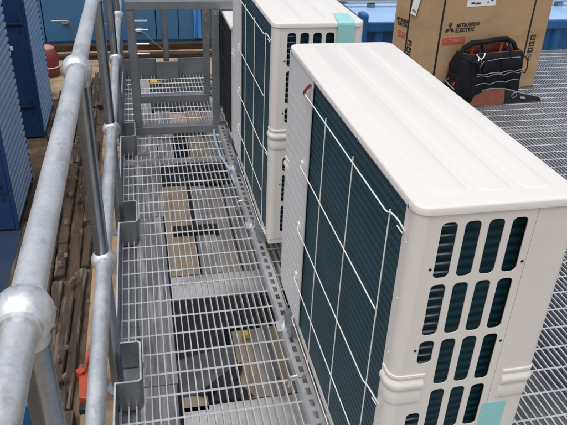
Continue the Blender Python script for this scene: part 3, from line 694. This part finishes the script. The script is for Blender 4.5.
# front flap fallen open on the grating
F = [[(.06, -.035, .006), (.17, -.052, .006), (.30, -.075, .006), (.42, -.094, .006), (.575, -.112, .004)],
     [(.09, -.022, .060), (.19, -.040, .070), (.31, -.058, .052), (.43, -.078, .030), (.580, -.100, .016)],
     [(.14, .000, .098), (.22, -.012, .112), (.33, -.022, .100), (.45, -.045, .060), (.585, -.085, .024)]]
vs = [p for r_ in F for p in r_]; fs = []
for j in range(2):
    for i in range(4): fs.append((j * 5 + i, j * 5 + i + 1, (j + 1) * 5 + i + 1, (j + 1) * 5 + i))
nv = len(vs); vs2 = [(x, y + .008, z - .002) for x, y, z in vs]
f2 = [tuple(k + nv for k in f[::-1]) for f in fs]
edge = [0, 1, 2, 3, 4, 9, 14, 13, 12, 11, 10, 5]
f3 = [(edge[k], edge[(k + 1) % 12], edge[(k + 1) % 12] + nv, edge[k] + nv) for k in range(12)]
mi = [1 if (f[0] % 5) < 2 else 0 for f in fs]
m = MB(); m.v = [tuple(v) for v in vs + vs2]; m.f = fs + f2 + f3; m.mi = mi + [0] * (len(f2) + len(f3))
fl = m.build('front_flap', ['fabric', 'lining'], t, smooth=1.)
MB().tube(F[2] + [F[1][4]], .005, 8).build('flap_piping', 'piping', fl, smooth=1.)
MB().tube([(.375 + .02 * math.cos(a), -.066 - .004 * math.sin(a) - .006, .062 + .022 * math.sin(a)) for a in [2 * PI * k / 14 for k in range(15)]], .0028, 6).build('ring', 'piping', fl, smooth=1.)
MB().prism([(.42, -.088, .036), (.455, -.094, .030), (.455, -.088, .044), (.42, -.082, .050)], (0, -.002, 0)).build('patch', 'piping', fl)

# ------------------------------------------------------------------ blue cabinets left of the handrail
def cabinet(label, x1, y0, y1, z1, sticker):
    t = thing('blue_cabinet', label, 'blue cabinet', (x1, y0, GZ), 0, 'blue corrugated cabinets')
    x0 = -1.05; d = y1 - y0; h = z1 - GZ
    MB().box(x0, -.03, .006, d - .006, .02, h).build('body', 'blue_dark', t, bevel=.006)
    # corrugated side: trapezoid ribs running along the cabinet
    prof = [(-.028, .05)]; z = .05
    while z < h - .06:
        prof += [(-.012, z + .006), (-.0005, z + .016), (-.0005, z + .034), (-.012, z + .044)]; z += .05
    prof.append((-.028, z)); prof2 = prof
    mb = MB(); mb.prism([(x, .012, zz) for x, zz in prof2], (0, d - .024, 0)); mb.build('corrugated_side', 'blue_light', t)
    for ya in (0., d - .0115): MB().box(-.0275, -.004, ya, ya + .0115, .02, h).build('corner_trim', 'blue_dark', t)
    for za, zb in ((1.005, 1.020), (.30, .312)): MB().box(x0 + .02, -.045, -.004, .0055, za, zb).build('seam', 'black', t)
    for z in (.96, 1.06, .26, .35): MB().tube([(-.075, .006, z), (-.075, -.004, z)], .011, 8).build('bolt', 'black', t)
    if sticker:
        MB().box(-.225, -.145, .0005, .005, .80, .832).build('sticker', 'paper', t)
    return t
cabinet('nearest blue corrugated cabinet, at the left edge beyond the handrail', -1.36, 3.09, 3.83, 1.3, False)
cabinet('second blue corrugated cabinet, with a white sticker on its dark end', -1.36, 4.68, 5.42, 1.3, True)
t = thing('blue_skid', 'low dark blue steel skid before the nearest blue cabinet', 'steel skid', (-1.75, 2.72, GZ))
MB().box(-.6, .40, -.33, .366, .0, .012).build('deck', 'blue_skid', t, bevel=.003)
m = MB(); m.box(-.6, .40, -.345, -.3305, 0, .03); m.build('edge', 'blue_dark', t)
tag(MB().box(-.12, .075, -.16, .2, 0, .16).build('blue_crate', 'blue_deep', None, loc=(-1.14, 1.46, GZ), bevel=.012), 'small blue plastic crate on the ground, bottom left behind the rail post', 'crate')

# ------------------------------------------------------------------ timber rows and rubble on the low ground
n = 0
for row, (x0, x1) in enumerate(((-1.335, -1.255), (-1.245, -1.175), (-1.165, -1.095), (-1.085, -1.02), (-1.01, -.945), (-.935, -.885))):
    y = .7 + R.uniform(-.4, .2)
    while y < 5.7:
        L_ = R.uniform(.35, 1.2)
        if R.random() > .13:
            w = x1 - x0; dx = R.uniform(-.012, .012); h = R.uniform(.03, .065); mb = MB(); ns = 16
            rg = []
            for k in range(ns + 1):
                yy = L_ * (k / ns - .5); e = R.uniform(-.0025, .0025); e2 = R.uniform(-.0025, .0025); hz = h + R.uniform(-.002, .002)
                rg.append([(-w / 2 + e, yy, 0), (w / 2 + e2, yy, 0), (w / 2 + e2, yy, hz - .01), (w / 2 + e2 - .006, yy, hz), (-w / 6, yy, hz + R.uniform(-.003, .001)), (-w / 2 + e + .006, yy, hz - R.uniform(0, .002)), (-w / 2 + e, yy, hz - .007)])
            mb.loft(rg)
            o = mb.build('timber_plank', R.choice(['oldwood', 'oldwood', 'oldwood2']), None, loc=((x0 + x1) / 2 + dx, y + L_ / 2, GZ + .002))
            o.rotation_euler = (0, 0, R.uniform(-.02, .02))
            tag(o, 'dark weathered timber laid in rows on the sand left of the walkway', 'timber', 'old timbers in rows beyond the handrail')
        y += L_ + R.uniform(.012, .06)
for k in range(110):
    y = R.uniform(1.2, 6.2); x = R.uniform(-1.27, -.87)
    s = R.uniform(.007, .02); mb = MB()
    pts = []
    for i in range(6): a = i * PI / 3 + R.uniform(-.3, .3); rr = s * R.uniform(.7, 1.1); pts.append((rr * math.cos(a), rr * .75 * math.sin(a)))
    mb.loft([[(a, b, -.01) for a, b in pts], [(a * 1.05, b * 1.05, s * .5) for a, b in pts], [(a * .7, b * .7, s * .95) for a, b in pts]])
    o = mb.build('brick_rubble', 'brick', None, loc=(x, y, GZ + (.085 if x < -.92 else .008)))
    o.rotation_euler = (R.uniform(-.2, .2), R.uniform(-.2, .2), R.uniform(0, 3))
    tag(o, 'broken lump of brick among the old timbers left of the walkway', 'brick rubble', 'broken bricks on the timbers')

# orange folding tool on the timbers
t = thing('folding_clamp', 'orange folding clamp lying beside the timbers behind the middle rail', 'clamp', (-.848, 1.53, GZ + .006))
MB().loft([[(-.022, -.11, 0), (.03, -.13, 0), (.03, -.13, .05), (-.022, -.11, .05)], [(-.028, .02, 0), (.022, .02, 0), (.022, .02, .055), (-.028, .02, .055)], [(-.03, .06, .005), (.012, .065, .005), (.012, .065, .05), (-.03, .06, .05)]]).build('jaw', 'orange', t, bevel=.005)
MB().tube([(-.01, .05, .035), (.005, .16, .05), (.045, .36, .06), (.075, .54, .065)], [.012, .012, .011, .010], 10).build('arm', 'orange', t, smooth=1.)
MB().tube([(-.022, .05, .0), (-.022, .05, .07)], .021, 12).build('pivot', 'orange', t, smooth=.9)
MB().box(-.02, .04, -.17, -.128, 0, .03).build('foot_pad', 'rubber', t, bevel=.004)
tag(MB().sphere((0, 0, 0), .017, 12, 8).build('plastic_scrap', 'yellow', None, smooth=3.1, loc=(-.975, 1.42, GZ + .09)), 'small round yellow plastic scrap on the timbers, bottom left', 'scrap')

# red drum beyond the cabinets
t = thing('red_drum', 'red plastic drum with a pinkish top beside the second blue cabinet', 'drum', (-1.505, 6.5, GZ))
def circ(r, z, n=28): return [(r * math.cos(2 * PI * k / n), r * math.sin(2 * PI * k / n), z) for k in range(n)]
MB().loft([circ(.10, 0), circ(.112, .02), circ(.115, .08), circ(.11, .10), circ(.11, .12), circ(.115, .14), circ(.113, .24), circ(.085, .30)]).build('body', 'red', t, smooth=.6)
MB().loft([circ(.088, .3005), circ(.085, .318), circ(.06, .335), circ(.02, .342)]).build('lid', 'pink', t, smooth=.6)
MB().tube([(.115 * math.cos(a), .115 * math.sin(a), .11) for a in [2 * PI * k / 30 for k in range(31)]], .006, 6, cap=False).build('band', 'paper', t, smooth=1.)

# ------------------------------------------------------------------ far blue container on bearers
FY = 7.7
t = thing('blue_container', 'long blue panelled container standing on legs at the far end', 'container', (-.7, FY, GZ))
seams = [-7., -3.4, -2.6, -1.78, -.96, -.30, .10, .43, .72, 1.15, 1.6]
for i in range(len(seams) - 1):
    MB().box(seams[i] + .006, seams[i + 1] - .006, 0, .04, .06, 2.6).build('wall_panel', 'blue_wall', t, bevel=.004)
MB().box(-6.9, 1.55, .041, 2.4, .07, 2.59).build('body', 'blue_dark', t)
MB().box(-7., 1.6, -.012, .05, .028, .058).build('bottom_rail', 'blue_dark', t)
for x in (-5, -3.2, -1.45, .34, .62, 1.4): MB().box(x - .03, x + .03, .02, .10, -.16, .0275).build('leg', 'darkwood', t)
# the ground drops into a shallow trench there: dark bearers in front
for k, (y, z, h) in enumerate(((FY - .22, 0, .075), (FY - .58, 0, .05))):
    mb = MB(); mb.box(-3.4, 1.4, -.06, .06, 0, h)
    tag(mb.build('timber_bearer', 'darkwood', None, loc=(-.4, y, GZ + .002), bevel=.008), ['dark timber bearer lying close under the far blue container', 'dark timber bearer lying a little before the far blue container'][k], 'timber')
mb = MB(); vs = []
for k in range(9):
    z = 1.75 - 1.68 * k / 8; a = .012 * math.sin(k * 1.3)
    vs.append([(-.045 + a - .012 * (k > 5) * (k - 5) * -1, 0, z), (0 + a, -.03, z), (.035 + a, .004, z), (.075, -.012 + a, z), (.075, -.004 + a, z), (.035 + a, .012, z), (0 + a, -.022, z), (-.045 + a - .012 * (k > 5) * (k - 5) * -1, .008, z)])
mb.loft(vs)
tag(mb.build('tarpaulin_strip', 'tarp', None, loc=(.235, FY - .06, GZ + .02), smooth=.9), 'bright blue tarpaulin strip hanging on the far blue container', 'tarpaulin')

# bent tube grab rails before the container
def grab(label, pts):
    o = MB().tube(pts, .0095, 8).build('grab_rail', 'galv_dull', None, smooth=1.)
    bx = pts[-1]; 
    return tag(o, label, 'grab rail', 'bent tube grab rails before the far container')
def arc_rail(x, y, zt, xe):
    s = 1 if xe > x else -1
    return [(x, y, zt), (xe - s * .06, y, zt), (xe - s * .02, y, zt - .012), (xe, y, zt - .05), (xe + s * .02, y, GZ + .12), (xe + s * .03, y, GZ)]
grab('bent tube grab rail by the second blue cabinet, left of the handrail', arc_rail(-1.52, 7.35, -.40, -1.29))
grab('bent tube grab rail just left of the handrail tube', [(-.86, 7.35, -.45), (-1.13, 7.35, -.41), (-1.17, 7.35, -.425), (-1.18, 7.35, -.46), (-1.15, 7.35, GZ + .1), (-1.145, 7.35, GZ)])
grab('bent grab rail sloping down behind the pegs of the near frame', [(-.62, 7.2, -.50), (-.48, 7.2, -.50), (-.43, 7.2, -.515), (-.36, 7.2, -.60), (-.18, 7.2, -.76), (-.15, 7.2, GZ)])
for lab, x, z in (('small grey bracket on the far container, left of the handrail', -1.40, .30), ('small grey bracket on the far container behind the pegs', -.49, .20)):
    t2 = MB().box(-.035, .035, -.03, 0, -.02, .02).build('wall_bracket', 'chrome', None, loc=(x, FY - .002, GZ + z), bevel=.006)
    tag(t2, lab, 'bracket')

# ------------------------------------------------------------------ ribbed blue wall and pale roof behind the platform
t = thing('blue_plant_housing', 'blue ribbed housing with a pale flat top behind the cardboard box', 'plant housing', (1.47, 4.42, GZ))
h0 = .245 - GZ
MB().box(.0, 6., .05, 3.2, .0, h0 - .012).build('body', 'blue_deep', t)
m = MB()
for k in range(26): x = .06 + .22 * k; m.prism([(x, .0495, .0), (x + .025, .018, .0), (x + .085, .018, .0), (x + .11, .0495, .0)], (0, 0, h0 - .075))
m.build('ribbed_front', 'blue_deep', t)
MB().box(-.005, 6., .0, .0495, h0 - .072, h0 + .004).build('top_rail', 'blue_deep', t, bevel=.006)
MB().box(.0, 6., .051, 3.2, h0 - .011, h0 + .0).build('roof', 'blue_pale', t)
MB().box(-.075, -.006, -.02, .12, .0, h0 + .085).build('corner_post', 'blue_deep', t, bevel=.028)
m = MB(); m.tube([(.42, .40, h0), (.42, .40, h0 + .012)], .012, 10); m.build('roof_bolt', 'black', t)
t = thing('roof_pipe', 'bright steel pipe running across the pale blue roof', 'pipe', (4.0, 5.05, .245))
MB().tube([(-2.75, 0, .062), (3.2, 0, .062)], .03, 20).build('pipe', 'chrome', t, smooth=.9)
for x in (-2.3, -.3, 1.2): MB().box(x - .03, x + .03, -.035, .035, .0005, .034).build('pipe_support', 'galv_dull', t)

# ------------------------------------------------------------------ light
sun_el, sun_az = math.radians(73), math.radians(222)   # compass azimuth of the sun (from +y, clockwise)
w = bpy.data.worlds.new('World'); sc.world = w; w.use_nodes = True
nt = w.node_tree; bg = nt.nodes['Background']
sky = nt.nodes.new('ShaderNodeTexSky'); sky.sky_type = 'NISHITA'; sky.sun_disc = False
sky.sun_elevation = sun_el; sky.sun_rotation = sun_az; sky.dust_density = 4.; sky.air_density = 1.; sky.ozone_density = 1.
hs = nt.nodes.new('ShaderNodeHueSaturation'); hs.inputs['Saturation'].default_value = .45
nt.links.new(sky.outputs['Color'], hs.inputs['Color']); nt.links.new(hs.outputs['Color'], bg.inputs['Color'])
bg.inputs['Strength'].default_value = .148
sd = bpy.data.lights.new('sun', 'SUN'); sd.energy = 1.0; sd.angle = math.radians(50); sd.color = (1., .965, .91)
so = bpy.data.objects.new('sun', sd); col.objects.link(so)
dirv = Vector((math.sin(sun_az) * math.cos(sun_el), math.cos(sun_az) * math.cos(sun_el), math.sin(sun_el)))
so.rotation_euler = (-dirv).to_track_quat('-Z', 'Y').to_euler(); so.location = dirv * 20

# ------------------------------------------------------------------ camera (solved from the photograph's vanishing points)
yaw, pit, rol = math.radians(13.08775), math.radians(29.98605), math.radians(2.46857)
f = Vector((math.sin(yaw) * math.cos(pit), math.cos(yaw) * math.cos(pit), -math.sin(pit)))
rt = Vector((math.cos(yaw), -math.sin(yaw), 0)); up = rt.cross(f)
r2 = math.cos(rol) * rt + math.sin(rol) * up; u2_ = -math.sin(rol) * rt + math.cos(rol) * up
cd = bpy.data.cameras.new('camera'); cam = bpy.data.objects.new('camera', cd); col.objects.link(cam); sc.camera = cam
cam.matrix_world = Matrix(((r2.x, u2_.x, -f.x, -.45214), (r2.y, u2_.y, -f.y, -.89805), (r2.z, u2_.z, -f.z, 1.56342), (0, 0, 0, 1)))
cd.sensor_fit = 'HORIZONTAL'; cd.sensor_width = 36; cd.lens = 36 * 638.866 / 567; cd.clip_start = .02; cd.clip_end = 400

vs_ = sc.view_settings; vs_.view_transform = 'Standard'; vs_.look = 'None'; vs_.exposure = .36; vs_.gamma = 1; vs_.use_curve_mapping = False
sc.render.engine = 'CYCLES'
